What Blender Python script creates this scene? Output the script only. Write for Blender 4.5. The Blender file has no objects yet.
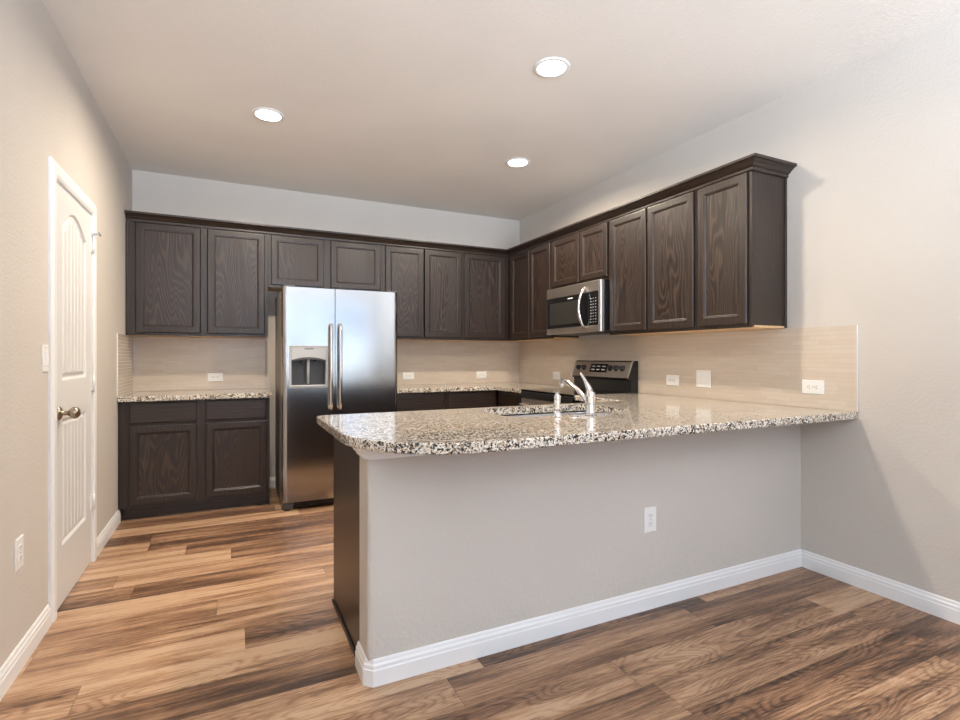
import bpy, bmesh, math, random
from mathutils import Vector, Matrix, geometry
random.seed(7)
S = bpy.context.scene
C = S.collection
PI = math.pi
W, H, YR = 3.70, 2.753, -7.6          # room width, ceiling height, rear wall

# ---------------------------------------------------------------- camera, world, light, exposure
cam = bpy.data.cameras.new('camera'); co = bpy.data.objects.new('camera', cam); C.objects.link(co)
co.location = (0.743, -5.087, 1.2043)
co.rotation_euler = (PI/2, 0, -math.radians(25.77))
cam.sensor_width = 36; cam.lens = 514.0*36/960; cam.shift_y = -3.4/960; cam.clip_start = 0.02
S.camera = co
S.view_settings.view_transform = 'Standard'; S.view_settings.look = 'None'
S.view_settings.gamma = 1; S.view_settings.use_curve_mapping = False
S.view_settings.exposure = 0.18
SKY = 3.9
CAN = 28.0
CANCOL = (1.0, 0.87, 0.71)

world = bpy.data.worlds.new('sky'); S.world = world; world.use_nodes = True
wn = world.node_tree; wn.nodes.clear()
def wnode(t, **k):
    n = wn.nodes.new(t)
    for a, v in k.items(): setattr(n, a, v)
    return n
tc = wnode('ShaderNodeTexCoord'); sp = wnode('ShaderNodeSeparateXYZ'); wn.links.new(tc.outputs['Generated'], sp.inputs[0])
zm = wnode('ShaderNodeMath', operation='MULTIPLY_ADD'); zm.inputs[1].default_value = .5; zm.inputs[2].default_value = .5; wn.links.new(sp.outputs[2], zm.inputs[0])
rp = wnode('ShaderNodeValToRGB'); wn.links.new(zm.outputs[0], rp.inputs[0])
e = rp.color_ramp.elements                                     # added glow below to lift the ceiling, dimmed band at the horizon, sky above
e[0].position = 0.0; e[0].color = (4.4, 5.1, 6.1, 1)
e[1].position = 1.0; e[1].color = (0.30, 0.50, 0.92, 1)
for p_, c_ in ((.455, (4.4, 5.1, 6.1, 1)), (.480, (0.55, 0.60, 0.62, 1)), (.503, (0.50, 0.58, 0.62, 1)), (.510, (0.62, 0.80, 1.06, 1)), (.75, (0.45, 0.66, 1.0, 1))):
    x = e.new(p_); x.color = c_
nz = wnode('ShaderNodeTexNoise'); nz.inputs['Scale'].default_value = 5; nz.inputs['Detail'].default_value = 4
mp = wnode('ShaderNodeMapping'); mp.inputs['Scale'].default_value = (1, 1, 3)
wn.links.new(tc.outputs['Generated'], mp.inputs[0]); wn.links.new(mp.outputs[0], nz.inputs['Vector'])
cr = wnode('ShaderNodeValToRGB'); wn.links.new(nz.outputs[0], cr.inputs[0])
cr.color_ramp.elements[0].position = 0.42; cr.color_ramp.elements[0].color = (0.13, 0.15, 0.17, 1)
cr.color_ramp.elements[1].position = 0.6; cr.color_ramp.elements[1].color = (1.25, 1.2, 1.15, 1)
mx = wnode('ShaderNodeMix', data_type='RGBA', blend_type='MULTIPLY'); up = wnode('ShaderNodeMath', operation='GREATER_THAN'); up.inputs[1].default_value = .015
wn.links.new(sp.outputs[2], up.inputs[0]); wn.links.new(up.outputs[0], mx.inputs[0])
wn.links.new(rp.outputs[0], mx.inputs[6]); wn.links.new(cr.outputs[0], mx.inputs[7])
bg = wnode('ShaderNodeBackground'); bg.inputs[1].default_value = SKY
wo = wnode('ShaderNodeOutputWorld'); wn.links.new(mx.outputs[2], bg.inputs[0]); wn.links.new(bg.outputs[0], wo.inputs[0])

WIN = [(0.35, 1.90), (2.0, 3.45)]; WZ0, WZ1 = 0.72, 2.45      # rear window openings behind the camera
for (a, b) in WIN:                                              # portals guide the sky light through the openings
    ld = bpy.data.lights.new('window_portal', 'AREA'); ld.shape = 'RECTANGLE'; ld.size = b-a; ld.size_y = WZ1-WZ0
    ld.cycles.is_portal = True
    lo = bpy.data.objects.new('window_portal', ld); C.objects.link(lo)
    lo.location = ((a+b)/2, YR-0.05, (WZ0+WZ1)/2); lo.rotation_euler = (PI/2, 0, 0)
FILL_WIN = (-7.3, -6.1)                                              # unseen left-wall window behind the camera, added to light right wall and ceiling
ld = bpy.data.lights.new('window_portal', 'AREA'); ld.shape = 'RECTANGLE'; ld.size = WZ1-WZ0; ld.size_y = FILL_WIN[1]-FILL_WIN[0]; ld.cycles.is_portal = True
lo = bpy.data.objects.new('window_portal', ld); C.objects.link(lo); lo.location = (-.05, sum(FILL_WIN)/2, (WZ0+WZ1)/2); lo.rotation_euler = (0, -PI/2, 0)

# ---------------------------------------------------------------- materials
def lin(r, g, b):
    f = lambda c: (c/255/12.92) if c/255 <= .04045 else ((c/255+.055)/1.055)**2.4
    return (f(r), f(g), f(b), 1)
class NT:
    def __init__(s, name):
        s.m = bpy.data.materials.new(name); s.m.use_nodes = True; s.t = s.m.node_tree
        s.b = s.t.nodes['Principled BSDF']
    def n(s, t, **k):
        q = s.t.nodes.new(t)
        for a, v in k.items(): setattr(q, a, v)
        return q
    def l(s, a, b): s.t.links.new(a, b)
    def val(s, sock, v):
        if hasattr(v, 'links'): s.l(v, sock)
        else: sock.default_value = v
    def math(s, op, a, b=None, c=None):
        q = s.n('ShaderNodeMath', operation=op)
        s.val(q.inputs[0], a)
        if b is not None: s.val(q.inputs[1], b)
        if c is not None: s.val(q.inputs[2], c)
        return q.outputs[0]
    def obj(s): return s.n('ShaderNodeTexCoord').outputs['Object']
    def map(s, v, sc=(1, 1, 1), loc=(0, 0, 0)):
        q = s.n('ShaderNodeMapping'); s.l(v, q.inputs[0]); q.inputs['Scale'].default_value = sc; q.inputs['Location'].default_value = loc
        return q.outputs[0]
    def noise(s, v, scale, detail=2, rough=.5, dist=0):
        q = s.n('ShaderNodeTexNoise'); s.l(v, q.inputs['Vector']); q.inputs['Scale'].default_value = scale
        q.inputs['Detail'].default_value = detail; q.inputs['Roughness'].default_value = rough; q.inputs['Distortion'].default_value = dist
        return q.outputs[0]
    def ramp(s, f, stops, interp='LINEAR'):
        q = s.n('ShaderNodeValToRGB'); s.l(f, q.inputs[0]); q.color_ramp.interpolation = interp
        el = q.color_ramp.elements
        while len(el) < len(stops): el.new(0.5)
        for k, (p, c) in zip(el, stops): k.position = p; k.color = c if len(c) == 4 else (*c, 1)
        return q.outputs[0]
    def mix(s, f, a, b, mode='MIX'):
        q = s.n('ShaderNodeMix', data_type='RGBA', blend_type=mode); s.val(q.inputs[0], f); s.val(q.inputs[6], a); s.val(q.inputs[7], b)
        return q.outputs[2]
    def bump(s, h, strength, dist=.01):
        q = s.n('ShaderNodeBump'); s.l(h, q.inputs['Height']); q.inputs['Strength'].default_value = strength; q.inputs['Distance'].default_value = dist
        s.l(q.outputs[0], s.b.inputs['Normal'])
    def rnd_off(s, v):           # shift the pattern per object
        q = s.n('ShaderNodeObjectInfo'); a = s.n('ShaderNodeVectorMath', operation='SCALE')
        cx = s.n('ShaderNodeCombineXYZ'); s.l(q.outputs['Random'], cx.inputs[0]); s.l(q.outputs['Random'], cx.inputs[1]); s.l(q.outputs['Random'], cx.inputs[2])
        s.l(cx.outputs[0], a.inputs[0]); a.inputs['Scale'].default_value = 13.7
        b = s.n('ShaderNodeVectorMath', operation='ADD'); s.l(v, b.inputs[0]); s.l(a.outputs[0], b.inputs[1])
        return b.outputs[0], q.outputs['Random']
    def set(s, col=None, rough=None, metal=None, **k):
        if col is not None: s.val(s.b.inputs['Base Color'], col)
        if rough is not None: s.val(s.b.inputs['Roughness'], rough)
        if metal is not None: s.b.inputs['Metallic'].default_value = metal
        for a, v in k.items(): s.val(s.b.inputs[a], v)
        return s.m

def plain(name, col, rough=.5, metal=0, bump=0, bscale=300, **k):
    t = NT(name); t.set(col, rough, metal, **k)
    v = t.obj()
    n = t.noise(v, bscale, 2)
    t.bump(n, bump if bump else .02, .001)
    return t.m

def plaster(name, col):
    t = NT(name); v = t.obj()
    n1 = t.noise(v, 70, 3, .55); n2 = t.noise(v, 1.5, 2)
    c = t.ramp(n2, [(0.3, tuple(x*.97 for x in col[:3])), (.7, tuple(x*1.02 for x in col[:3]))])
    t.bump(t.ramp(n1, [(.38, (0, 0, 0)), (.62, (1, 1, 1))]), .22, .003)
    return t.set(c, .85)
M = {}
M['wall'] = plaster('wall_paint', lin(206, 199, 190))
M['ceil'] = plaster('ceiling_paint', lin(240, 235, 228))
M['trim'] = plain('white_trim_paint', lin(238, 238, 237), .35)
M['door'] = plain('white_door_paint', lin(224, 223, 221), .4)
M['plastic'] = plain('white_plastic', lin(240, 238, 234), .35)
M['slot'] = plain('dark_slot', (.03, .03, .03, 1), .5)
M['black'] = plain('black_enamel', (.012, .012, .013, 1), .3)
M['glass'] = plain('black_glass', (.008, .008, .009, 1), .06)
M['mirrorgrey'] = plain('oven_window_glass', (.03, .028, .026, 1), .1)
M['grey'] = plain('grey_plastic', lin(176, 178, 180), .4)
M['warmgrey'] = plain('textured_grey_enamel', lin(150, 144, 136), .5)
M['dgrey'] = plain('charcoal_plastic', lin(72, 72, 74), .45)
M['chrome'] = plain('chrome', (.82, .82, .83, 1), .12, 1)
M['nickel'] = plain('satin_nickel', lin(160, 148, 130), .3, 1)
M['mark'] = plain('white_printing', lin(225, 225, 225), .5)

def oak(name, axis='z', panel=False):
    t = NT(name); v, r = t.rnd_off(t.obj())
    lo, hi = .16, 1.0
    sc = {'z': (hi, hi, lo), 'x': (lo, hi, hi)}[axis]
    vs = t.map(v, sc)
    warp = t.noise(vs, 2.6 if panel else 2.0, 3, .45)
    sep = t.n('ShaderNodeSeparateXYZ'); t.l(vs, sep.inputs[0])
    across = sep.outputs[0] if axis == 'z' else sep.outputs[2]
    ph = t.math('ADD', t.math('MULTIPLY', across, 240.0 if panel else 200.0), t.math('MULTIPLY', warp, 400.0 if panel else 60.0))
    ring = t.math('ADD', t.math('MULTIPLY', t.math('SINE', ph), .5), .5)
    ring = t.math('POWER', ring, 1.6)
    fib = t.noise(t.map(v, {'z': (1, 1, .03), 'x': (.03, 1, 1)}[axis]), 260, 2, .6)
    g = t.math('ADD', t.math('MULTIPLY', ring, .42 if panel else .16), t.math('MULTIPLY', fib, .58 if panel else .75))
    c = t.ramp(g, [(0.22, (.0100, .0054, .0036)), (.52, (.026, .0145, .0095)), (.82, (.064, .036, .024))])
    t.bump(g, .5, .003)
    return t.set(c, t.math('ADD', t.math('MULTIPLY', g, .12), .34), **{'Coat Weight': .25, 'Coat Roughness': .22})
M['oak'] = oak('espresso_oak')
M['oakh'] = oak('espresso_oak_rail', 'x')
M['oakp'] = oak('espresso_oak_panel', 'z', True)
def maple():
    t = NT('pale_maple'); v = t.map(t.obj(), (.1, 1, 1))
    c = t.ramp(t.noise(v, 40, 3), [(.3, lin(205, 165, 120)), (.7, lin(225, 190, 145))])
    return t.set(c, .5)
M['maple'] = maple()

def granite():
    t = NT('speckled_granite'); v = t.obj()
    w = t.n('ShaderNodeVectorMath', operation='ADD')
    wn_ = t.n('ShaderNodeTexNoise'); t.l(v, wn_.inputs['Vector']); wn_.inputs['Scale'].default_value = 90
    sc = t.n('ShaderNodeVectorMath', operation='SCALE'); t.l(wn_.outputs['Color'], sc.inputs[0]); sc.inputs['Scale'].default_value = .012
    t.l(v, w.inputs[0]); t.l(sc.outputs[0], w.inputs[1]); vv = w.outputs[0]
    def vor(scale):
        q = t.n('ShaderNodeTexVoronoi'); t.l(vv, q.inputs['Vector']); q.inputs['Scale'].default_value = scale
        s = t.n('ShaderNodeSeparateColor'); t.l(q.outputs['Color'], s.inputs[0]); return s.outputs[0], s.outputs[1]
    a, a2 = vor(165); b, b2 = vor(260)
    cl = t.noise(v, 38, 3, .6)
    base = t.ramp(a, [(0, lin(232, 227, 217)), (.40, lin(218, 205, 186)), (.60, lin(196, 174, 146)), (.76, lin(150, 138, 126)), (.88, lin(212, 208, 202))], 'CONSTANT')
    dark = t.math('GREATER_THAN', t.math('ADD', t.math('MULTIPLY', a2, .55), t.math('MULTIPLY', cl, .9)), .855)
    fine = t.math('GREATER_THAN', b, .90)
    c = t.mix(dark, base, lin(38, 35, 34)); c = t.mix(fine, c, lin(74, 66, 60))
    return t.set(c, .16, **{'Specular IOR Level': .6, 'Coat Weight': .6, 'Coat Roughness': .05})
M['granite'] = granite()

def steel(name, col=(.45, .45, .455, 1), rough=.15, axis='z'):
    t = NT(name); v = t.obj()
    n = t.noise(t.map(v, {'z': (1, 1, .006), 'x': (.006, .006, 1)}[axis]), 420, 3, .7)
    t.bump(n, .02, .0004)
    r = t.math('ADD', t.math('MULTIPLY', n, .14), rough-.07)
    return t.set(col, r, 1)
M['steel'] = steel('brushed_steel')
M['steelh'] = plain('satin_steel_band', (.60, .54, .48, 1), .38, 1)
M['bright'] = plain('bright_steel_trim', (.85, .85, .85, 1), .35, 1)
M['sink'] = steel('sink_steel', (.45, .45, .46, 1), .25, 'x')

def tile():
    t = NT('glass_mosaic_tile'); v = t.obj()
    s = t.n('ShaderNodeSeparateXYZ'); t.l(v, s.inputs[0])
    u = t.math('SUBTRACT', s.outputs[0], s.outputs[1])       # runs along either wall
    rh, L = .0254, .152
    row = t.math('FLOOR', t.math('DIVIDE', s.outputs[2], rh))
    wn1 = t.n('ShaderNodeTexWhiteNoise', noise_dimensions='1D'); t.l(row, wn1.inputs['W'])
    uu = t.math('ADD', t.math('DIVIDE', u, L), wn1.outputs[0])
    fx = t.math('FRACT', uu); fz = t.math('FRACT', t.math('DIVIDE', s.outputs[2], rh))
    def edge(f, w): return t.math('MAXIMUM', t.math('LESS_THAN', f, w), t.math('GREATER_THAN', f, 1-w))
    g = t.math('MAXIMUM', edge(fx, .006), edge(fz, .045))
    cv = t.n('ShaderNodeCombineXYZ'); t.l(t.math('FLOOR', uu), cv.inputs[0]); t.l(row, cv.inputs[1])
    wn2 = t.n('ShaderNodeTexWhiteNoise', noise_dimensions='2D'); t.l(cv.outputs[0], wn2.inputs['Vector'])
    ti = t.ramp(wn2.outputs[0], [(0, lin(206, 191, 174)), (.5, lin(209, 195, 178)), (1, lin(212, 199, 183))])
    c = t.mix(g, ti, lin(192, 178, 161))
    sm = t.math('MINIMUM', t.math('MULTIPLY', t.math('MINIMUM', fz, t.math('SUBTRACT', 1, fz)), 5), 1)
    tilt = t.math('MULTIPLY', wn2.outputs[0], t.math('SUBTRACT', fz, .5))
    t.bump(t.math('ADD', sm, t.math('MULTIPLY', tilt, .5)), .25, .0015)
    return t.set(c, t.math('ADD', t.math('MULTIPLY', g, .4), .12), **{'Specular IOR Level': .6})
M['tile'] = tile()

SEED = 5.0  # picked so darker planks deepen the shade at the front right
def planks():
    t = NT('wood_plank_floor'); v = t.obj()
    s = t.n('ShaderNodeSeparateXYZ'); t.l(v, s.inputs[0]); X, Y = s.outputs[0], s.outputs[1]
    w, L = .180, 1.22
    row = t.math('FLOOR', t.math('DIVIDE', t.math('ADD', Y, .06), w))
    wn1 = t.n('ShaderNodeTexWhiteNoise', noise_dimensions='1D'); t.l(row, wn1.inputs['W'])
    uu = t.math('ADD', t.math('DIVIDE', X, L), t.math('MULTIPLY', wn1.outputs[0], 7.3)); idx = t.math('FLOOR', uu)
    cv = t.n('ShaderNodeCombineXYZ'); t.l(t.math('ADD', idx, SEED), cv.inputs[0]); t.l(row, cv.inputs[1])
    wn2 = t.n('ShaderNodeTexWhiteNoise', noise_dimensions='2D'); t.l(cv.outputs[0], wn2.inputs['Vector']); R = wn2.outputs[0]
    sc = t.n('ShaderNodeSeparateColor'); t.l(wn2.outputs['Color'], sc.inputs[0]); R2 = sc.outputs[1]
    gv = t.n('ShaderNodeCombineXYZ')
    t.l(t.math('ADD', X, t.math('MULTIPLY', R, 37)), gv.inputs[0]); t.l(t.math('ADD', t.math('MULTIPLY', Y, 1.0), t.math('MULTIPLY', R2, 11)), gv.inputs[1]); t.l(t.math('MULTIPLY', R, 19), gv.inputs[2])
    G = gv.outputs[0]
    big = t.noise(t.map(G, (.9, 8, 1)), 1.5, 3, .55, .3)            # broad dark/light streaks
    mid = t.noise(t.map(G, (.8, 22, 1)), 4, 6, .68, .3)
    fine = t.noise(t.map(G, (1, 26, 1)), 22, 4, .7)
    # cathedral figure in some planks
    wob = t.noise(t.map(G, (.9, 4.5, 1)), 1.7, 1, .5)
    ring = t.math('SINE', t.math('ADD', t.math('MULTIPLY', wob, 150), t.math('MULTIPLY', mid, 5)))
    ring = t.math('POWER', t.math('ADD', t.math('MULTIPLY', ring, .5), .5), 2.5)
    ring = t.math('MULTIPLY', ring, t.math('MULTIPLY', t.math('GREATER_THAN', R2, .62), .13))
    tone = t.math('ADD', t.math('ADD', t.math('MULTIPLY', big, 1.1), t.math('MULTIPLY', mid, .85)), t.math('MULTIPLY', R, .36))
    tone = t.math('ADD', tone, t.math('MULTIPLY', t.math('SUBTRACT', fine, .5), .85))
    tone = t.math('SUBTRACT', t.math('SUBTRACT', tone, ring), .38)
    c = t.ramp(tone, [(.38, lin(64, 46, 37)), (.56, lin(110, 81, 62)), (.74, lin(154, 117, 89)), (.90, lin(184, 147, 115)), (1.0, lin(200, 167, 136))])
    fy = t.math('FRACT', t.math('DIVIDE', t.math('ADD', Y, .06), w)); fx = t.math('FRACT', uu)
    def edge(f, e_): return t.math('MAXIMUM', t.math('LESS_THAN', f, e_), t.math('GREATER_THAN', f, 1-e_))
    g = t.math('MAXIMUM', edge(fy, .008), edge(fx, .0012))
    c = t.mix(t.math('MULTIPLY', g, .42), c, lin(50, 36, 28))
    t.bump(t.math('SUBTRACT', t.math('MULTIPLY', fine, .4), g), .12, .002)
    return t.set(c, t.math('ADD', t.math('MULTIPLY', mid, .2), .26), **{'Specular IOR Level': .45})
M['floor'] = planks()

def emit(name, col, st):
    t = NT(name); t.set((.9, .9, .9, 1), .4); t.b.inputs['Emission Color'].default_value = (*col, 1); t.b.inputs['Emission Strength'].default_value = st
    return t.m
M['lens'] = emit('lit_lens', (1.0, .93, .84), 14)
def pane():
    t = NT('window_pane'); nt = t.t; tr = t.n('ShaderNodeBsdfTransparent'); gl = t.n('ShaderNodeBsdfGlossy'); gl.inputs['Roughness'].default_value = .02
    mxs = t.n('ShaderNodeMixShader'); mxs.inputs[0].default_value = .05
    t.l(tr.outputs[0], mxs.inputs[1]); t.l(gl.outputs[0], mxs.inputs[2]); t.l(mxs.outputs[0], nt.nodes['Material Output'].inputs[0]); return t.m
M['pane'] = pane()

# ---------------------------------------------------------------- mesh helpers
def NB(): return bmesh.new()
def obj(name, bm, mat, parent=None, loc=None, rot=None, smooth=None):
    bmesh.ops.recalc_face_normals(bm, faces=bm.faces)
    me = bpy.data.meshes.new(name); bm.to_mesh(me); bm.free()
    for m_ in (mat if isinstance(mat, list) else [mat]): me.materials.append(M[m_] if isinstance(m_, str) else m_)
    o = bpy.data.objects.new(name, me); C.objects.link(o)
    if parent is not None: o.parent = parent
    if loc is not None: o.location = loc
    if rot is not None: o.rotation_euler = rot
    if smooth is not None:
        for p in me.polygons: p.use_smooth = smooth
    return o
def tag(o, label, cat, group=None):
    o['label'] = label; o['category'] = cat
    if group: o['group'] = group
    return o
def thing(name, label, cat, loc=(0, 0, 0), rz=0, group=None):
    o = bpy.data.objects.new(name, None); C.objects.link(o); o.empty_display_size = .05
    o.location = loc; o.rotation_euler = (0, 0, rz)
    return tag(o, label, cat, group)
def struct(o): o['kind'] = 'structure'; return o

def box(bm, x0, x1, y0, y1, z0, z1, bev=0, seg=1, smooth=False):
    r = bmesh.ops.create_cube(bm, size=1); vs = r['verts']
    for v in vs: v.co = Vector(((x0+x1)/2+v.co.x*(x1-x0), (y0+y1)/2+v.co.y*(y1-y0), (z0+z1)/2+v.co.z*(z1-z0)))
    if bev:
        es = list({e_ for v in vs for e_ in v.link_edges})
        bmesh.ops.bevel(bm, geom=es, offset=bev, segments=seg, affect='EDGES', profile=.5)
    return bm
def loft(bm, loops, cap0=True, cap1=True, smooth=False, closed=True):
    rows = [[bm.verts.new(p) for p in lp] for lp in loops]
    n = len(rows[0])
    for a, b in zip(rows, rows[1:]):
        for i in range(n if closed else n-1):
            j = (i+1) % n
            f = bm.faces.new((a[i], a[j], b[j], b[i])); f.smooth = smooth
    if cap0: bm.faces.new(rows[0][::-1])
    if cap1: bm.faces.new(rows[-1])
    return bm
def ring(bm, x0, x1, z0, z1, y, prof, fill=False):
    """rectangular mitred moulding facing -Y; prof = (inset, outwards)"""
    loops = [[(x0+o, y-h, z0+o), (x1-o, y-h, z0+o), (x1-o, y-h, z1-o), (x0+o, y-h, z1-o)] for o, h in prof]
    return loft(bm, loops, cap0=False, cap1=fill)
def tube(bm, pts, rad, n=12, cap=True):
    pts = [Vector(p) for p in pts]; rows = []
    if not hasattr(rad, '__len__'): rad = [rad]*len(pts)
    up = Vector((0, 0, 1)); prev = None
    for i, p in enumerate(pts):
        d = (pts[min(i+1, len(pts)-1)]-pts[max(i-1, 0)]).normalized()
        if prev is None: prev = d.orthogonal().normalized()
        u = (prev - d*prev.dot(d)).normalized(); v = d.cross(u); prev = u
        rows.append([p+(u*math.cos(2*PI*k/n)+v*math.sin(2*PI*k/n))*rad[i] for k in range(n)])
    return loft(bm, rows, cap, cap, True)
def lathe(bm, prof, center=(0, 0, 0), axis='z', n=24, cap0=True, cap1=True):
    c = Vector(center); rows = []
    for r, h in prof:
        row = []
        for k in range(n):
            a = 2*PI*k/n; p = (r*math.cos(a), r*math.sin(a), h)
            if axis == 'x': p = (h, p[0], p[1])
            if axis == 'y': p = (p[0], h, p[1])
            row.append(c+Vector(p))
        rows.append(row)
    return loft(bm, rows, cap0, cap1, True)
def offset(poly, d):
    """inset of a counter-clockwise polygon (list of 2D points) by d with mitred corners"""
    n = len(poly); out = []
    for i in range(n):
        a, b, c = Vector(poly[i-1]), Vector(poly[i]), Vector(poly[(i+1) % n])
        e1, e2 = (b-a).normalized(), (c-b).normalized()
        n1, n2 = Vector((-e1.y, e1.x)), Vector((-e2.y, e2.x)); m = (n1+n2).normalized()
        k = d/max(.35, m.dot(n1)); out.append(tuple(b+m*k))
    return out
def arc(cx, cy, r, a0, a1, n=8):
    return [(cx+r*math.cos(math.radians(a0+(a1-a0)*i/n)), cy+r*math.sin(math.radians(a0+(a1-a0)*i/n))) for i in range(n+1)]
def rrect(x0, x1, y0, y1, r, n=6):
    return arc(x1-r, y0+r, r, -90, 0, n)+arc(x1-r, y1-r, r, 0, 90, n)+arc(x0+r, y1-r, r, 90, 180, n)+arc(x0+r, y0+r, r, 180, 270, n)
def holed(bm, outer, holes, fn):
    """planar face with holes; fn maps 2D to 3D"""
    polys = [outer]+holes; flat = [p for q in polys for p in q]
    tris = geometry.tessellate_polygon([[Vector((*p, 0)) for p in q] for q in polys])
    vs = [bm.verts.new(fn(p)) for p in flat]
    for t_ in tris:
        try: bm.faces.new([vs[i] for i in t_])
        except ValueError: pass
    return bm
def slab(bm, outer, z0, z1, holes=(), ease=.004):
    ins = offset(outer, ease)
    loft(bm, [[(*p, z0) for p in ins], [(*p, z0+ease) for p in outer], [(*p, z1-ease) for p in outer], [(*p, z1) for p in ins]], False, False)
    for zz in (z0, z1): holed(bm, ins, list(holes), lambda p, zz=zz: (p[0], p[1], zz))
    for h in holes: loft(bm, [[(*p, z0) for p in h], [(*p, z1) for p in h]], False, False)
    bmesh.ops.remove_doubles(bm, verts=bm.verts, dist=1e-5)
    return bm
def molding(bm, path, prof, side=1):
    """profile (out, z) swept along an open XY path; side=+1 projects to the left of travel"""
    n = len(path); rows = []
    for i in range(n):
        p = Vector(path[i])
        e1 = (p-Vector(path[i-1])).normalized() if i else None
        e2 = (Vector(path[i+1])-p).normalized() if i < n-1 else None
        e1 = e1 or e2; e2 = e2 or e1
        n1, n2 = Vector((-e1.y, e1.x))*side, Vector((-e2.y, e2.x))*side; m = (n1+n2).normalized(); k = 1/m.dot(n1)
        rows.append([(p.x+m.x*o*k, p.y+m.y*o*k, z) for o, z in prof])
    return loft(bm, rows, True, True)
def prism_z(bm, poly, z0, z1, smooth=False):
    return loft(bm, [[(*p, z0) for p in poly], [(*p, z1) for p in poly]], True, True, smooth)

# ---------------------------------------------------------------- room shell
T = .1
struct(obj('floor', box(NB(), -T, W+T, YR-T, T, -.06, 0), 'floor'))
struct(obj('ceiling', box(NB(), -T, W+T, YR-T, T, H, H+.08), 'ceil'))
struct(obj('wall_back', box(NB(), -T, W+T, 0, T, 0, H), 'wall'))
struct(obj('wall_right', box(NB(), W, W+T, YR-T, 0, 0, H), 'wall'))
DY0, DY1, DZ = -2.095, -1.385, 2.035        # pantry door opening in the left wall
bm = NB()
for a in ((YR-T, FILL_WIN[0], 0, H), (FILL_WIN[0], FILL_WIN[1], 0, WZ0), (FILL_WIN[0], FILL_WIN[1], WZ1, H), (FILL_WIN[1], DY0, 0, H), (DY1, 0, 0, H), (DY0, DY1, DZ, H)): box(bm, -T, 0, a[0], a[1], a[2], a[3])
struct(obj('wall_left', bm, 'wall'))
bm = NB()
xs = [0]+[v for w_ in WIN for v in w_]+[W]
for i in range(0, len(xs), 2): box(bm, xs[i], xs[i+1], YR-T, YR, 0, H)
for a, b in WIN: box(bm, a, b, YR-T, YR, 0, WZ0); box(bm, a, b, YR-T, YR, WZ1, H)
struct(obj('wall_rear', bm, 'wall'))
for k, (a, b) in enumerate(WIN+[FILL_WIN]):
    r_ = bpy.data.objects.new('window_%d' % (k+1), None); C.objects.link(r_); r_.location = (a, YR, WZ0); struct(r_)
    if k == 2: r_.location = (-T, b, WZ0); r_.rotation_euler = (0, 0, -PI/2)  # the left-wall window, unseen and added for its light
    bm = NB(); w_, h_ = b-a, WZ1-WZ0
    ring(bm, 0, w_, 0, h_, -.06 if k < 2 else .06, [(0, -.03), (0, .03), (.05, .03), (.05, -.03), (0, -.03)])
    obj('window_frame', bm, 'trim', r_)
    obj('pane', box(NB(), .05, w_-.05, -.064 if k < 2 else .058, -.060 if k < 2 else .062, .05, h_-.05), 'pane', r_)

BASEP = [(0, 0), (.015, 0), (.015, .058), (.0125, .063), (.0125, .074), (.008, .081), (.007, .090), (.004, .095), (0, .095)]
def baseboard(name, path, side=1): return struct(obj(name, molding(NB(), path, BASEP, side), 'trim'))
baseboard('baseboard_left', [(0, YR), (0, DY0-.078)], -1)
baseboard('baseboard_left_2', [(0, DY1+.078), (0, -.535)], -1)
baseboard('baseboard_back', [(1.035, 0), (2.03, 0)], -1)
PY = -3.22; PX = 1.19                        # front face and free end of the peninsula half wall
baseboard('baseboard_right', [(W, YR), (W, PY-.015)], 1)
baseboard('baseboard_peninsula', [(PX, PY+.146), (PX, PY+.022), (PX+.022, PY), (W, PY)], -1)
poly = arc(PX+.02, PY+.02, .02, 180, 270, 5)+[(W, PY), (W, PY+.145)]+arc(PX+.01, PY+.135, .01, 90, 180, 5)
struct(obj('wall_peninsula', prism_z(NB(), poly, 0, .875), 'wall'))
CAP = [(0, .828), (.010, .828), (.013, .838), (.020, .842), (.024, .850), (.032, .856), (.036, .862), (.036, .8755), (0, .8755)]
struct(obj('trim_1', molding(NB(), [(PX, PY+.146), (PX, PY+.02), (PX+.02, PY), (W, PY)], CAP, -1), 'trim'))

# ---------------------------------------------------------------- pantry door
dr = bpy.data.objects.new('door_1', None); C.objects.link(dr); dr.location = (0, DY0, 0); struct(dr)
dr['label'] = 'white arched two-panel plank door in the left wall'
dw = DY1-DY0
# local: +y along the wall away from the camera, +x into the room
bm = NB()
CW = .072
cas = [(0, 0), (.012, 0), (.018, .012), (.018, .050), (.012, .060), (.010, CW), (0, CW)]     # (out, offset from opening)
def cas_loop(off):
    return [(-off, 0), (-off, DZ+off), (dw+off, DZ+off), (dw+off, 0)]
rows = [[(o, y, z) for (y, z) in cas_loop(f)] for (o, f) in cas]
loft(bm, rows, False, False, closed=False)
bm.faces.new([bm.verts.new(r_[0]) for r_ in rows]); bm.faces.new([bm.verts.new(r_[-1]) for r_ in rows])
obj('casing', bm, 'trim', dr)
bm = NB()
for a in ((-.0, .012, 0, DZ), (dw-.012, dw, 0, DZ), (.012, dw-.012, DZ-.012, DZ)): box(bm, -T, .0, *a)
obj('jamb', bm, 'trim', dr)
y0, y1 = .014, dw-.014; z0, z1 = .012, DZ-.016
pa, pb = y0+.108, y1-.108
def archtop(y, za, zm, ya, yb):
    t_ = (y-(ya+yb)/2)/((yb-ya)/2); t_ = max(-1, min(1, t_))
    return za+(zm-za)*(.5+.5*math.cos(PI*t_))**.55
ZA, ZM = 1.850, 1.945
N = 18
up_ = [(pa, 1.085), (pb, 1.085)]+[(pb-(pb-pa)*i/N, archtop(pb-(pb-pa)*i/N, ZA, ZM, pa, pb)) for i in range(N+1)]
lo_ = [(pa, .285), (pb, .285), (pb, .905), (pa, .905)]
FX = .004                                     # slab face sits nearly flush with the wall
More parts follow.
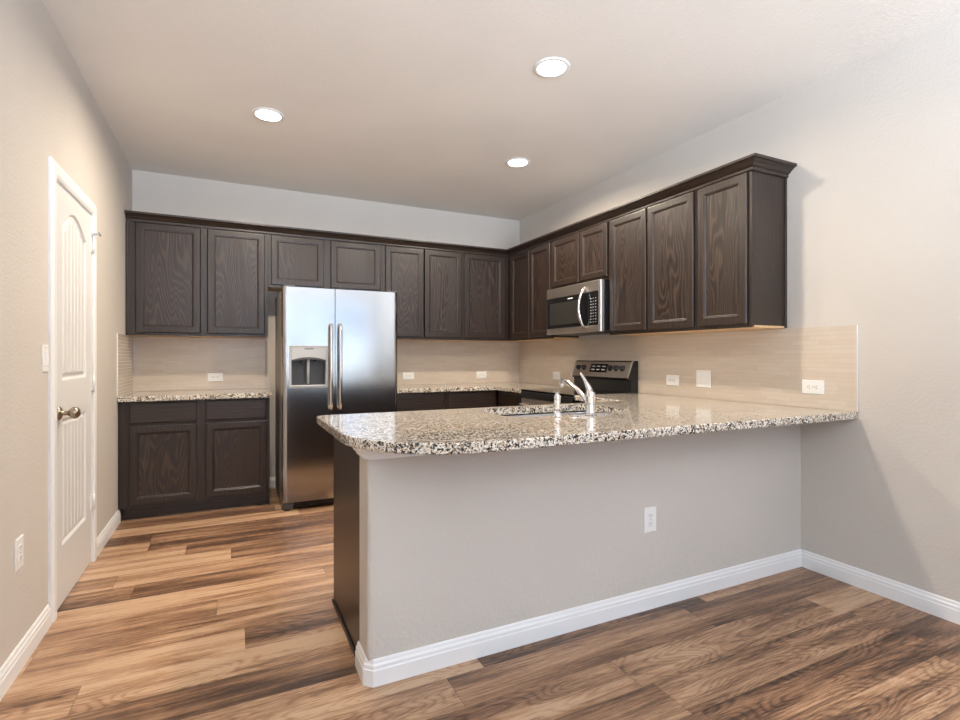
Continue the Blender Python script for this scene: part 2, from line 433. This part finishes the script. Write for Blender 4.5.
bm = NB()
holed(bm, [(y0, z0), (y1, z0), (y1, z1), (y0, z1)], [up_, lo_], lambda p: (FX, p[0], p[1]))
rect = [(y0, z0), (y1, z0), (y1, z1), (y0, z1)]
loft(bm, [[(FX, *p) for p in rect], [(FX-.035, *p) for p in rect]], False, True)
for pl in (up_, lo_):
    loops = [(0, 0), (.006, -.001), (.014, -.011), (.022, -.011), (.036, -.005), (.040, -.010)]
    loft(bm, [[(FX+h, *p) for p in offset(pl, d)] for d, h in loops], False, True)
bmesh.ops.remove_doubles(bm, verts=bm.verts, dist=1e-5)
slab_o = obj('door_slab', bm, 'door', dr)
for nm, zb, zt, arch in (('plank_panel', 1.085, None, True), ('plank_panel', .285, .905, False)):
    bm = NB(); ya, yb = pa+.040, pb-.040; k = 6; st = (yb-ya)/k
    for i in range(k):
        a, b = ya+i*st+.001, ya+(i+1)*st-.001
        def lp(d, x_):
            ys = [a+d+(b-a-2*d)*j/4 for j in range(5)]
            top = [(archtop(y, ZA-.04, ZM-.04, ya, yb) if arch else zt-.040) for y in ys]
            return [(x_, a+d, zb+.04), (x_, b-d, zb+.04)]+[(x_, y, t_) for y, t_ in list(zip(ys, top))[::-1]]
        loft(bm, [lp(0, FX-.0101), lp(.001, FX-.009), lp(.008, FX-.003)], False, True)
    obj(nm, bm, 'door', slab_o)
ky, kz = .070, .935
bm = NB(); lathe(bm, [(.001, FX), (.032, FX), (.032, FX+.004), (.026, FX+.010), (.012, FX+.014), (.011, FX+.034), (.016, FX+.040), (.026, FX+.050), (.0285, FX+.060), (.026, FX+.072), (.017, FX+.080), (.001, FX+.082)], (0, ky, kz), 'x')
k_ = obj('door_knob', bm, 'nickel', dr); k_['label'] = 'satin nickel round door knob'
for z in (1.86, 1.05, .36):
    bm = NB(); tube(bm, [(.014, dw-.004, z-.048), (.014, dw-.004, z+.048)], .0065, 10)
    tube(bm, [(.014, dw-.004, z-.054), (.014, dw-.004, z-.048)], .004, 8); tube(bm, [(.014, dw-.004, z+.048), (.014, dw-.004, z+.055)], [.0075, .004], 8)
    box(bm, FX, FX+.004, dw-.034, dw-.006, z-.045, z+.045)
    obj('hinge', bm, 'trim', dr)
bm = NB(); z = 1.922
tube(bm, [(.014, dw-.004, z-.004), (.014, dw-.004, z+.006)], .011, 10)
tube(bm, [(.014, dw-.004, z), (.034, dw+.012, z+.002)], .0035, 8); tube(bm, [(.032, dw+.010, z+.002), (.042, dw+.018, z+.002)], .008, 10)
tube(bm, [(.014, dw-.004, z), (.038, dw-.030, z)], .0035, 8); tube(bm, [(.036, dw-.028, z), (.046, dw-.038, z)], .007, 10)
obj('hinge_pin_stop', bm, 'chrome', dr)

# ---------------------------------------------------------------- cabinets
DOORP = [(0, 0), (0, .014), (.004, .0185), (.008, .019), (.046, .019), (.049, .0165), (.054, .0155), (.060, .009), (.0605, .006)]
DRAWP = [(0, 0), (0, .013), (.005, .0175), (.010, .019)]
DT = .019
def add_door(par, x0, x1, z0, z1, y):
    bm = NB(); ring(bm, x0, x1, z0, z1, y, DOORP)
    loops = [[(x0+o, y, z0+o), (x1-o, y, z0+o), (x1-o, y, z1-o), (x0+o, y, z1-o)] for o in (0, .0605)]; loft(bm, loops, False, False)
    bmesh.ops.remove_doubles(bm, verts=bm.verts, dist=1e-5)
    d = obj('cabinet_door', bm, 'oak', par)
    obj('door_panel', box(NB(), x0+.058, x1-.058, y-.0092, y-.002, z0+.058, z1-.058), 'oakp', d)
def add_drawer(par, x0, x1, z0, z1, y):
    bm = NB(); ring(bm, x0, x1, z0, z1, y, DRAWP, True)
    obj('drawer_front', bm, 'oakh', par)
def frame(par, w, z0, z1, yf, stiles, rails):
    """face frame, 19 mm thick, front at yf"""
    xs_ = sorted(stiles); holes = []
    rr_ = sorted(rails)
    if rr_[0][0] > z0+.001: rr_ = [(z0, z0)]+rr_
    if rr_[-1][1] < z1-.001: rr_ = rr_+[(z1, z1)]
    for (a, b), (c, d) in zip(xs_, xs_[1:]):
        for (r0, r1), (r2, r3) in zip(rr_, rr_[1:]): holes.append([(b, r1), (c, r1), (c, r2), (b, r2)])
    outer = [(xs_[0][0], z0), (xs_[-1][1], z0), (xs_[-1][1], z1), (xs_[0][0], z1)]
    bm = NB()
    for y_ in (yf, yf+.019): holed(bm, outer, holes, lambda p, y_=y_: (p[0], y_, p[1]))
    for q in [outer]+holes: loft(bm, [[(p[0], yf, p[1]) for p in q], [(p[0], yf+.019, p[1]) for p in q]], False, False)
    bmesh.ops.remove_doubles(bm, verts=bm.verts, dist=1e-5)
    obj('face_frame', bm, 'oak', par)
def carcass(par, w, d, z0, z1, top=True, closed_front=False):
    """open-fronted box of 12 mm boards, from the wall (y=0) to y=-d"""
    bm = NB(); b = .012; yb = -.002
    box(bm, 0, b, -d, yb, z0, z1); box(bm, w-b, w, -d, yb, z0, z1)
    box(bm, b, w-b, yb-.006, yb, z0, z1)
    if top: box(bm, b, w-b, -d, yb-.006, z1-b, z1)
    obj('cabinet_box', bm, 'oak', par)
UD = .305
def upper(label, loc, rz, w, z0, z1, doors, scribes=(), stile=.045, mids=()):
    t = thing('wall_cabinet', label, 'cabinet', (loc[0], loc[1], z0), rz, 'dark oak wall cabinets')
    h = z1-z0
    carcass(t, w, UD-.019, .012, h)
    obj('bottom_board', box(NB(), .0, w, -(UD-.019), -.002, 0.0, .012), 'maple', t)
    st = [(0, stile), (w-stile, w)]+[m_ for m_ in mids]
    frame(t, w, 0, h, -UD, st, [(0, .032), (h-.05, h)])
    for a, b in doors: add_door(t, a, b, .022, h-.034, -UD)
    for (a, b, c, d_) in scribes:
        obj('scribe_moulding', box(NB(), a, b, c, d_, 0, h-.03, .003, 2), 'oak', t)
    return t
Z0, Z1 = 1.372, 2.288
upper('tall dark oak two-door wall cabinet in the corner beside the pantry door', (0.006, 0), 0, 1.016, Z0, Z1, [(.060, .505), (.556, .992)], [(-.004, .010, -UD-.008, -UD)], .062, [(.508, .553)])
upper('short dark oak two-door wall cabinet above the refrigerator', (1.024, 0), 0, 1.004, 1.805, Z1, [(.024, .464), (.524, .982)], (), .028, [(.462, .526)])
upper('dark oak two-door wall cabinet right of the refrigerator on the back wall', (2.03, 0), 0, .826, Z0, Z1, [(.024, .404), (.414, .812)], (), .03, ())
upper('single-door dark oak wall cabinet at the inner corner of the back wall', (2.858, 0), 0, .83, Z0, Z1, [(.018, .470)], (), .02, [(.468, .536)])
RZ = -PI/2
upper('dark oak two-door wall cabinet left of the microwave on the right wall', (W, -.327), RZ, .790, Z0, Z1, [(.040, .408), (.418, .778)], [(.0, .012, -UD-.006, -UD)], .042)
upper('small dark oak two-door wall cabinet directly above the microwave', (W, -1.119), RZ, .799, 1.812, Z1, [(.016, .420), (.432, .787)], (), .018)
upper('dark oak two-door wall cabinet just right of the microwave', (W, -1.920), RZ, .834, Z0, Z1, [(.016, .404), (.418, .818)], (), .02)
upper('single-door dark oak wall cabinet at the free end of the right wall run', (W, -2.756), RZ, .380, Z0, Z1, [(.016, .358)], [(.380, .386, -.022, -.002)], .022)
CP = [(0, 2.258), (.010, 2.258), (.012, 2.264), (.012, 2.276), (.020, 2.280), (.030, 2.292), (.046, 2.304), (.052, 2.308), (.060, 2.310), (.062, 2.314), (.062, 2.326), (0, 2.326)]
bm = molding(NB(), [(0.004, -UD-.0005), (W-UD-.0005, -UD-.0005), (W-UD-.0005, -3.1375), (W-.002, -3.1375)], CP, -1)
tag(obj('crown_moulding', bm, 'oakh'), 'dark crown moulding along the tops of the wall cabinets', 'moulding')

BD = .60
def base(label, loc, rz, w, fronts, stiles, d=BD, scribes=(), back=0, rails=None, toe=True, group='dark oak base cabinets'):
    t = thing('base_cabinet', label, 'cabinet', (loc[0], loc[1], 0), rz, group)
    h = .875
    carcass(t, w, d-.019, .0, h, top=False)
    obj('bottom_board', box(NB(), .012, w-.012, -(d-.019), -.009, .10, .112), 'maple', t)
    frame(t, w, .10, h, -d, stiles, rails or [(.10, .135), (.69, .715), (h-.025, h)])
    if toe: obj('toe_kick', box(NB(), 0.0, w, -d+.070, -d+.082, 0.0, .10), 'oakh', t)
    for k, a, b, c, d_ in fronts: (add_door if k == 'd' else add_drawer)(t, a, b, c, d_, -d)
    for (a, b, c, e_) in scribes: obj('scribe_moulding', box(NB(), a, b, c, e_, .1, h, .003, 2), 'oak', t)
    return t
base('dark oak base cabinet with two drawers over two doors beside the pantry door', (0.006, 0), 0, 1.012,
     [('w', .064, .498, .712, .862), ('w', .556, .990, .712, .862), ('d', .064, .498, .118, .692), ('d', .556, .990, .118, .692)],
     [(0, .066), (.497, .557), (.988, 1.012)], scribes=[(-.004, .010, -BD-.007, -BD)])
base('dark oak base cabinet under the back counter right of the refrigerator', (2.032, 0), 0, 1.058,
     [('w', .024, .500, .712, .862), ('w', .545, 1.035, .712, .862), ('d', .024, .500, .118, .692), ('d', .545, 1.035, .118, .692)],
     [(0, .026), (.498, .547), (1.033, 1.058)])
base('dark oak corner base cabinet left of the range', (W, -.004), RZ, 1.142,
     [('w', .670, 1.120, .712, .862), ('d', .670, 1.120, .118, .692)], [(.605, .672), (1.118, 1.142)])
base('dark oak base cabinet right of the range behind the peninsula', (W, -1.919), RZ, .567,
     [('w', .022, .535, .712, .862), ('d', .022, .535, .118, .692)], [(0, .024), (.533, .567)])
pc = base('dark oak sink base cabinet in the peninsula with a plain end panel', (W-.605, PY+.147), PI, W-.605-PX-.012,
     [('d', .03, .58, .118, .692), ('d', .60, 1.15, .118, .692), ('d', 1.18, 1.86, .118, .692), ('w', .03, .58, .712, .862), ('w', .60, 1.15, .712, .862), ('w', 1.18, 1.86, .712, .862)],
     [(0, .032), (.578, .602), (1.148, 1.182), (1.858, W-.605-PX-.012)], d=BD-.022)
wl = W-.605-PX-.012
obj('end_panel', box(NB(), wl, wl+.008, -BD+.022, -.001, 0, .875, .002), 'oakh', pc)
obj('shoe_moulding', box(NB(), wl+.008, wl+.018, -BD+.022, -.004, 0, .018, .006, 3), 'oakh', pc)

# ---------------------------------------------------------------- countertops, backsplash
CZ0, CZ1 = .876, .914
tag(obj('countertop', slab(NB(), [(.004, -.640), (1.034, -.640), (1.034, -.004), (.004, -.004)], CZ0, CZ1), 'granite'),
    'short speckled granite countertop on the base cabinet beside the pantry door', 'countertop', 'granite countertops')
tag(obj('countertop', slab(NB(), [(2.026, -.640), (W-.640, -.640), (W-.640, -1.146), (W-.002, -1.146), (W-.002, -.004), (2.026, -.004)], CZ0, CZ1), 'granite'),
    'L-shaped speckled granite countertop in the back corner between refrigerator and range', 'countertop', 'granite countertops')
CF, CB, CL = -3.518, -2.452, 1.115
SX0, SX1, SY0, SY1 = 1.94, 2.70, -2.965, -2.535
hole = rrect(SX0, SX1, SY0, SY1, .09)
R_ = .42
poly = arc(CL+R_, CF+R_, R_, 180, 270, 10)+[(W-.002, CF), (W-.002, -1.922), (W-.640, -1.922), (W-.640, CB)]+arc(CL+.03, CB-.03, .03, 90, 180, 4)
tag(obj('countertop', slab(NB(), poly, CZ0, CZ1, [hole]), 'granite'),
    'large speckled granite peninsula countertop with a rounded front corner and sink cutout', 'countertop', 'granite countertops')
bm = NB(); TH = .007
molding(bm, [(.0005, -.640), (.0005, -.0005), (1.02, -.0005)], [(0, CZ1+.0005), (TH, CZ1+.0005), (TH, Z0-.002), (0, Z0-.002)], -1)
tag(obj('tile_backsplash', bm, 'tile'), 'beige tile backsplash above the short counter beside the pantry door', 'backsplash')
obj('edge_trim', box(NB(), .0005, .008, -.645, -.6405, CZ1+.0005, Z0-.002, .001), 'trim', C.objects['tile_backsplash'])
bm = NB()
molding(bm, [(2.03, -.0005), (W-.0005, -.0005), (W-.0005, -3.518)], [(0, CZ1+.0005), (TH, CZ1+.0005), (TH, Z0-.002), (0, Z0-.002)], -1)
tag(obj('tile_backsplash', bm, 'tile'), 'long beige tile backsplash wrapping the back corner and right wall', 'backsplash')
obj('edge_trim', box(NB(), W-.008, W-.0005, -3.523, -3.5185, CZ1+.0005, Z0-.002, .001), 'trim', C.objects['tile_backsplash.001'])

# ---------------------------------------------------------------- refrigerator
fx0, fx1 = 1.094, 2.018; fs = 1.492
t = thing('refrigerator', 'stainless steel side-by-side refrigerator with water dispenser', 'refrigerator', (0, 0, 0))
bm = NB(); box(bm, fx0+.006, fx1-.006, -.755, -.05, .02, 1.738, .006, 2)
obj('refrigerator_cabinet', bm, 'warmgrey', t)
FY, FB, fr = -.850, -.765, .034
DX0, DX1, DZ0, DZ1 = 1.150, 1.430, .965, 1.286          # dispenser opening
left = lambda a, b, lr: ([(a, FB)]+(arc(a+fr, FY+fr, fr, 180, 270, 6) if lr == 'l' else [(a, FY)])+(arc(b-fr, FY+fr, fr, 270, 360, 6) if lr == 'r' else [(b, FY)])+[(b, FB)])
z0_, z1_ = .068, 1.748
bm = NB()
prism_z(bm, left(fx0, fs-.003, 'l'), z0_, DZ0); prism_z(bm, left(fx0, fs-.003, 'l'), DZ1, z1_)
prism_z(bm, left(fx0, DX0, 'l'), DZ0, DZ1); prism_z(bm, left(DX1, fs-.003, ''), DZ0, DZ1)
box(bm, DX0, DX1, FB-.008, FB, DZ0, DZ1)
ld_ = obj('freezer_door', bm, 'steel', t)
bm = NB(); prism_z(bm, left(fs+.003, fx1, 'r'), z0_, z1_)
rd_ = obj('refrigerator_door', bm, 'steel', t)
for par, hx in ((ld_, fs-.036), (rd_, fs+.036)):
    bm = NB()
    tube(bm, [(hx, FY+.002, 1.462), (hx, FY-.030, 1.457), (hx, FY-.044, 1.437), (hx, FY-.048, 1.40), (hx, FY-.048, .85), (hx, FY-.044, .81), (hx, FY-.030, .79), (hx, FY+.002, .785)], [.013]*8, 12)
    obj('door_handle', bm, 'chrome', par)
dp = obj('dispenser', box(box(box(box(NB(), DX0-.006, DX0+.010, FY-.008, FY+.05, DZ0-.006, DZ1+.006, .003), DX1-.010, DX1+.006, FY-.008, FY+.05, DZ0-.006, DZ1+.006, .003), DX0+.01, DX1-.01, FY-.008, FY+.05, DZ1-.006, DZ1+.006, .003), DX0+.01, DX1-.01, FY-.012, FY+.05, DZ0-.008, DZ0+.012, .003), 'grey', ld_)
obj('dispenser_recess', box(box(box(NB(), DX0+.010, DX1-.010, FB-.016, FB-.0085, DZ0, DZ1-.1), DX0+.002, DX0+.012, FY+.05, FB-.0085, DZ0, DZ1), DX1-.012, DX1-.002, FY+.05, FB-.0085, DZ0, DZ1), 'dgrey', ld_)
bm = NB()                                                  # control panel with an arched lower lip
cx_ = (DX0+DX1)/2; hw = (DX1-DX0)/2-.011
lowz = lambda x_: DZ1-.108+.022*(1-((x_-cx_)/hw)**2)
xs_ = [cx_-hw+2*hw*i/14 for i in range(15)]
pf = [(x_, lowz(x_)) for x_ in xs_]+[(cx_+hw, DZ1-.007), (cx_-hw, DZ1-.007)]
loft(bm, [[(p[0], FY-.010, p[1]) for p in pf], [(p[0], FY+.045, p[1]) for p in pf]])
cpn = obj('control_panel', bm, 'grey', ld_)
obj('badge', box(NB(), cx_-.035, cx_+.035, FY-.0125, FY-.0105, DZ1-.024, DZ1-.017), 'dgrey', cpn)
bm = NB()
loft(bm, [[(p[0], FY-.010, p[1]-.0) for p in pf[:15]]+[(p[0], FY-.010, p[1]-.012-.006*(1-((p[0]-cx_)/hw)**2)) for p in pf[:15][::-1]], [(p[0], FY+.03, p[1]-.0) for p in pf[:15]]+[(p[0], FY+.03, p[1]-.012) for p in pf[:15][::-1]]])
obj('control_lip', bm, 'dgrey', cpn)
bm = NB(); tube(bm, [(cx_-.002, FY+.02, 1.185), (cx_-.002, FY+.026, 1.10), (cx_-.002, FY+.03, .99)], [.012, .011, .009], 10)
obj('water_lever', bm, 'grey', ld_)
bm = NB(); tube(bm, [(cx_+.05, FY+.03, 1.195), (cx_+.05, FY+.03, 1.165)], [.011, .008], 10); obj('spout', bm, 'black', ld_); bm = NB(); tube(bm, [(cx_-.06, FY+.03, 1.195), (cx_-.055, FY+.03, 1.16), (cx_-.04, FY+.03, 1.145)], .008, 10)
obj('ice_paddle', bm, 'black', ld_)
obj('drip_tray', box(NB(), DX0+.011, DX1-.011, FY-.016, FY+.06, DZ0+.002, DZ0+.014, .003), 'grey', ld_)
bm = NB(); box(bm, fx0+.09, fx1-.05, -.80, -.765, .012, .060)
for i in range(3): box(bm, fx0+.10, fx1-.06, -.806, -.80, .017+i*.014, .025+i*.014)
obj('base_grille', bm, 'black', t)
for x_ in (fx0+.045, fx1-.03):
    bm = NB(); box(bm, x_-.035, x_+.035, -.835, -.765, .012, .058, .01, 2); lathe(bm, [(.022, 0), (.022, .014)], (x_, -.80, 0))
    obj('foot', bm, 'dgrey', t)
for x_ in (fx0+.05, fx1-.05): obj('hinge_cover', box(NB(), x_-.045, x_+.045, -.84, -.70, 1.7485, 1.762, .006, 2), 'dgrey', t)

# ---------------------------------------------------------------- over-the-range microwave (local: x along wall towards the camera, front -Y)
t = thing('microwave', 'stainless over-the-range microwave with bowed handle under the small cabinet', 'microwave', (W, -1.150, 1.400), RZ)
mw, mh, md = .762, .408, .350
obj('microwave_body', box(NB(), .0, mw, -md, -.004, .006, mh, .003), 'black', t)
bm = NB(); box(bm, .0, mw-.004, -md-.034, -md, mh-.088, mh-.002, .003); obj('top_vent_band', bm, 'steelh', t)
bm = NB(); box(bm, .0, mw-.004, -md-.034, -md, .0, .052, .003); obj('bottom_band', bm, 'steelh', t)
bm = NB(); box(bm, .0, .608, -md-.034, -md, .053, mh-.089, .002); dd = obj('microwave_door', bm, 'glass', t)
obj('edge_strip', box(NB(), -.002, .012, -md-.036, -md-.034, .002, mh-.09), 'steel', dd)
obj('door_window', box(NB(), .05, .485, -md-.0352, -md-.034, .082, mh-.135), 'mirrorgrey', dd)
obj('badge', box(NB(), .325, .395, -md-.0352, -md-.034, mh-.116, mh-.108), 'mark', dd)
bm = NB(); hp = []
for i in range(15):
    a = i/14; hp.append((.560, -md-.034-.062*math.sin(PI*a)**.75, .030+(mh-.075)*a))
tube(bm, hp, [.009]+[.0125]*13+[.009], 12); obj('door_handle', bm, 'chrome', dd)
cp = obj('control_panel', box(NB(), .610, .728, -md-.034, -md, .053, mh-.089, .002), 'glass', t)
bm = NB()
for r in range(9):
    for c in range(3): box(bm, .632+c*.030, .642+c*.030, -md-.0346, -md-.034, .076+r*.0235, .080+r*.0235)
obj('keypad_markings', bm, 'mark', cp)
obj('side_strip', box(NB(), .7285, mw, -md-.036, -md, .0, mh-.002, .006, 2), 'bright', t)
bm = NB(); box(bm, .05, mw-.05, -md+.02, -.05, -.004, .006); obj('bottom_grille', bm, 'dgrey', t)

# ---------------------------------------------------------------- range
t = thing('range', 'stainless electric range with black glass top and rear control panel', 'stove', (W, -1.1515, 0), RZ)
rw = .764
obj('range_body', box(NB(), 0, rw, -.620, -.014, .03, .900), 'black', t)
obj('cooktop', box(NB(), .0, rw, -.655, -.10, .900, .917, .004, 2), 'glass', t)
dd = obj('oven_door', box(NB(), .004, rw-.004, -.655, -.621, .20, .84, .006, 2), 'steelh', t)
obj('oven_window', box(NB(), .10, rw-.10, -.6565, -.655, .40, .70), 'glass', dd)
bm = NB(); tube(bm, [(.06, -.655, .79), (.06, -.70, .79), (.075, -.708, .79), (rw-.075, -.708, .79), (rw-.06, -.70, .79), (rw-.06, -.655, .79)], .011, 10)
obj('door_handle', bm, 'chrome', dd)
obj('front_trim', box(NB(), .0, rw, -.657, -.621, .845, .899, .004), 'black', t)
obj('storage_drawer', box(NB(), .004, rw-.004, -.650, -.621, .05, .19, .006, 2), 'steelh', t)
for x_ in (.05, rw-.05):
    for y_ in (-.57, -.08): obj('foot', lathe(NB(), [(.018, 0), (.018, .03)], (x_, y_, 0)), 'black', t)
# backguard: side profile (y, z), sloping forward towards the bottom then cut back under
prof = [(-.014, .9), (-.082, .9), (-.082, 1.010), (-.110, 1.024), (-.112, 1.040), (-.066, 1.160), (-.052, 1.170), (-.014, 1.170)]
bm = NB(); loft(bm, [[(.012, *p) for p in prof], [(rw-.012, *p) for p in prof]]); obj('backguard', bm, 'black', t)
for a, b in ((.0, .012), (rw-.012, rw)):
    bm = NB(); loft(bm, [[(a, *p) for p in prof], [(b, *p) for p in prof]]); obj('end_cap', bm, 'black', t)
    q = [(-.1125, 1.024), (-.116, 1.040), (-.070, 1.164), (-.054, 1.1745), (-.014, 1.1745), (-.014, 1.1705), (-.052, 1.1705), (-.066, 1.1605), (-.1125, 1.040)]
    bm = NB(); loft(bm, [[(a-.0005, *p) for p in q], [(b+.0005, *p) for p in q]]); obj('end_trim', bm, 'bright', t)
sl = Vector((0, .046, .12)).normalized(); nrm = Vector((0, -.12, .046)).normalized()
def onface(x_, s_, h_): return Vector((x_, -.112, 1.040))+sl*s_+nrm*h_
def plate(bm, x0, x1, s0, s1, h0, h1):
    return loft(bm, [[onface(x0, s0, h_), onface(x1, s0, h_), onface(x1, s1, h_), onface(x0, s1, h_)] for h_ in (h0, h1)])
pn = obj('control_panel', plate(NB(), .012, rw-.012, -.010, .126, .0003, .0025), 'steelh', t)
ds = obj('display', plate(NB(), .250, .480, .030, .108, .0026, .0045), 'glass', pn)
for s_ in (.050, .080):
    for k in range(3): obj('display_marking', plate(NB(), .275+k*.068, .315+k*.068, s_, s_+.008, .0046, .0052), 'mark', ds)
rotm = nrm.to_track_quat('Z', 'Y').to_matrix()
for x_ in (.085, .165, .520, .595, .670):
    bm = NB(); lathe(bm, [(.026, 0), (.026, .003), (.020, .006), (.0185, .022), (.016, .025)], n=20)
    for v in bm.verts: v.co = rotm @ v.co + onface(x_, .070, .0027)
    k_ = obj('knob', bm, 'black', pn)
    bm = NB(); box(bm, -.003, .003, -.017, .017, .0245, .029)
    for v in bm.verts: v.co = rotm @ v.co + onface(x_, .070, .0027)
    obj('knob_pointer', bm, 'steel', k_)

# ---------------------------------------------------------------- sink, faucet, sprayer
t = thing('kitchen_sink', 'undermount stainless sink set in the peninsula countertop', 'sink', ((SX0+SX1)/2, (SY0+SY1)/2, CZ0-.19))
def rr(d, z, r=.09): return [(p[0]-(SX0+SX1)/2, p[1]-(SY0+SY1)/2, z) for p in rrect(SX0+d, SX1-d, SY0+d, SY1-d, r)]
bm = NB(); loft(bm, [rr(-.006, .184), rr(-.004, .18), rr(.002, .06), rr(.012, .02, .085), rr(.035, .004, .07)], False, True, True)
o = obj('sink_bowl', bm, 'sink', t); sm = o.modifiers.new('thickness', 'SOLIDIFY'); sm.thickness = -.002
obj('drain', lathe(NB(), [(.045, .0045), (.045, .007), (.030, .006), (.028, .0052)], (0, 0, 0)), 'chrome', t)
FXc, FYc = 2.350, -3.022
t = thing('faucet', 'chrome single-lever kitchen faucet behind the peninsula sink', 'faucet', (FXc, FYc, CZ1))
obj('deck_plate', slab(NB(), rrect(-.125, .125, -.026, .026, .0255), 0.0, .009, ease=.003), 'chrome', t)
obj('faucet_body', lathe(NB(), [(.027, .0091), (.027, .016), (.024, .022), (.023, .085), (.0255, .090), (.0255, .098), (.022, .112), (.014, .122), (.002, .125)]), 'chrome', t)
bm = NB(); tube(bm, [(0, .010, .050), (0, .04, .078), (0, .10, .118), (0, .165, .146), (0, .215, .160), (0, .238, .158), (0, .244, .142), (0, .244, .126)], [.013, .0135, .013, .0125, .0125, .0135, .014, .014], 14)
obj('spout', bm, 'chrome', t)
bm = NB(); tube(bm, [(0, .004, .112), (-.004, .012, .138), (-.010, .030, .170), (-.016, .048, .196), (-.018, .056, .208)], [.019, .0145, .0095, .008, .0065], 12)
obj('lever_handle', bm, 'chrome', t)
t = thing('side_sprayer', 'slim chrome side sprayer standing left of the faucet', 'sprayer', (2.158, FYc+.008, CZ1))
obj('sprayer_base', lathe(NB(), [(.024, 0), (.024, .006), (.018, .014), (.0155, .030)]), 'chrome', t)
obj('sprayer_wand', lathe(NB(), [(.0125, .0301), (.0135, .055), (.016, .075), (.017, .092), (.0145, .104), (.009, .112), (.003, .118)]), 'chrome', t)
obj('spray_trigger', box(NB(), -.006, .006, .013, .020, .066, .096, .003, 2), 'grey', t)

# ---------------------------------------------------------------- outlets and switches (local: plate in XZ, facing -Y)
def outlet(label, loc, rz, horiz=False, group='white wall outlets'):
    t = thing('wall_outlet', label, 'outlet', loc, rz, group)
    pw, ph = (.122, .078) if horiz else (.078, .122)
    mp_ = (lambda a, b: (b, a)) if horiz else (lambda a, b: (a, b))
    obj('cover_plate', ring(NB(), -pw/2, pw/2, -ph/2, ph/2, 0, [(0, 0), (0, .003), (.004, .006)], True), 'plastic', t)
    for s_ in (-1, 1):
        cx2, cz2 = mp_(0, s_*.0195); hw2, hh2 = mp_(.0165, .0135)
        bm = NB(); pl = rrect(cx2-hw2, cx2+hw2, cz2-hh2, cz2+hh2, .006, 4)
        loft(bm, [[(p[0], -.006, p[1]) for p in pl], [(p[0], -.0085, p[1]) for p in pl]], False, True)
        r_ = obj('receptacle', bm, 'plastic', t)
        bm = NB()
        for q in (-.0063, .0063):
            a, b = mp_(q, s_*.0195+.003); u, v_ = mp_(.0012, .0042); box(bm, a-u, a+u, -.0088, -.0084, b-v_, b+v_)
        a, b = mp_(0, s_*.0195-.0075); lathe(bm, [(.0024, -.0088), (.0024, -.0084)], (a, 0, b), 'y', 10)
        obj('slots', bm, 'slot', r_)
    obj('screw', lathe(NB(), [(.0032, -.0074), (.0032, -.0058)], (0, 0, 0), 'y', 10), 'grey', t)
    return t
ty = -TH-.001
outlet('white horizontal outlet on the tile above the short counter beside the pantry door', (.612, ty, 1.025), 0, True)
outlet('white horizontal outlet on the back tile next to the refrigerator', (2.376, ty, 1.006), 0, True)
outlet('white horizontal outlet on the back tile nearest the inside corner', (3.212, ty, 1.004), 0, True)
tx = W-TH-.001
outlet('white horizontal outlet on the right wall tile left of the range', (tx, -.755, 1.010), RZ, True)
outlet('white horizontal outlet on the right wall tile beside the square cover plate', (tx, -2.272, 1.028), RZ, True)
outlet('white horizontal outlet at the free end of the right wall tile', (tx, -3.296, 1.033), RZ, True)
outlet('white vertical outlet on the front of the peninsula half wall', (2.548, PY-.0005, .424), 0)
outlet('white vertical outlet low on the left wall near the pantry door', (.0005, -2.525, .446), PI/2)
t = thing('cover_plate', 'square white blank double cover plate on the right wall tile', 'cover plate', (tx, -2.548, 1.050), RZ)
obj('plate', ring(NB(), -.060, .060, -.061, .061, 0, [(0, 0), (0, .003), (.004, .006)], True), 'plastic', t)
for x_ in (-.023, .023): obj('rocker', ring(NB(), x_-.016, x_+.016, -.033, .033, -.006, [(0, 0), (.001, .002), (.003, .0025)], True), 'plastic', t)
t = thing('light_switch', 'white rocker light switch on the left wall beside the pantry door', 'light switch', (.0005, -2.215, 1.196), PI/2)
obj('plate', ring(NB(), -.037, .037, -.060, .060, 0, [(0, 0), (0, .003), (.004, .006)], True), 'plastic', t)
obj('rocker', ring(NB(), -.017, .017, -.034, .034, -.006, [(0, 0), (.001, .003), (.003, .004)], True), 'plastic', t)

# ---------------------------------------------------------------- recessed ceiling lights
def can(label, x_, y_):
    t = thing('recessed_light', label, 'ceiling light', (x_, y_, H), 0, 'recessed ceiling lights')
    obj('trim_ring', lathe(NB(), [(.076, -.001), (.098, -.001), (.098, -.003), (.092, -.007), (.078, -.008), (.076, -.006)], (0, 0, 0), n=40, cap0=False, cap1=False), 'trim', t)
    obj('lens', lathe(NB(), [(.077, -.0015), (.077, -.005), (.060, -.0065), (.002, -.007)], (0, 0, 0), n=40), 'lens', t)
    ld = bpy.data.lights.new('lamp', 'AREA'); ld.shape = 'DISK'; ld.size = .14; ld.energy = CAN; ld.spread = math.radians(167); ld.color = CANCOL
    lo = bpy.data.objects.new('lamp', ld); C.objects.link(lo); lo.parent = t; lo.location = (0, 0, -.012)
can('lit recessed ceiling light on the left above the refrigerator aisle', .953, -1.535)
can('lit recessed ceiling light farthest back, over the range', 2.795, -1.530)
can('lit recessed ceiling light nearest the camera, over the peninsula', 2.285, -2.775)
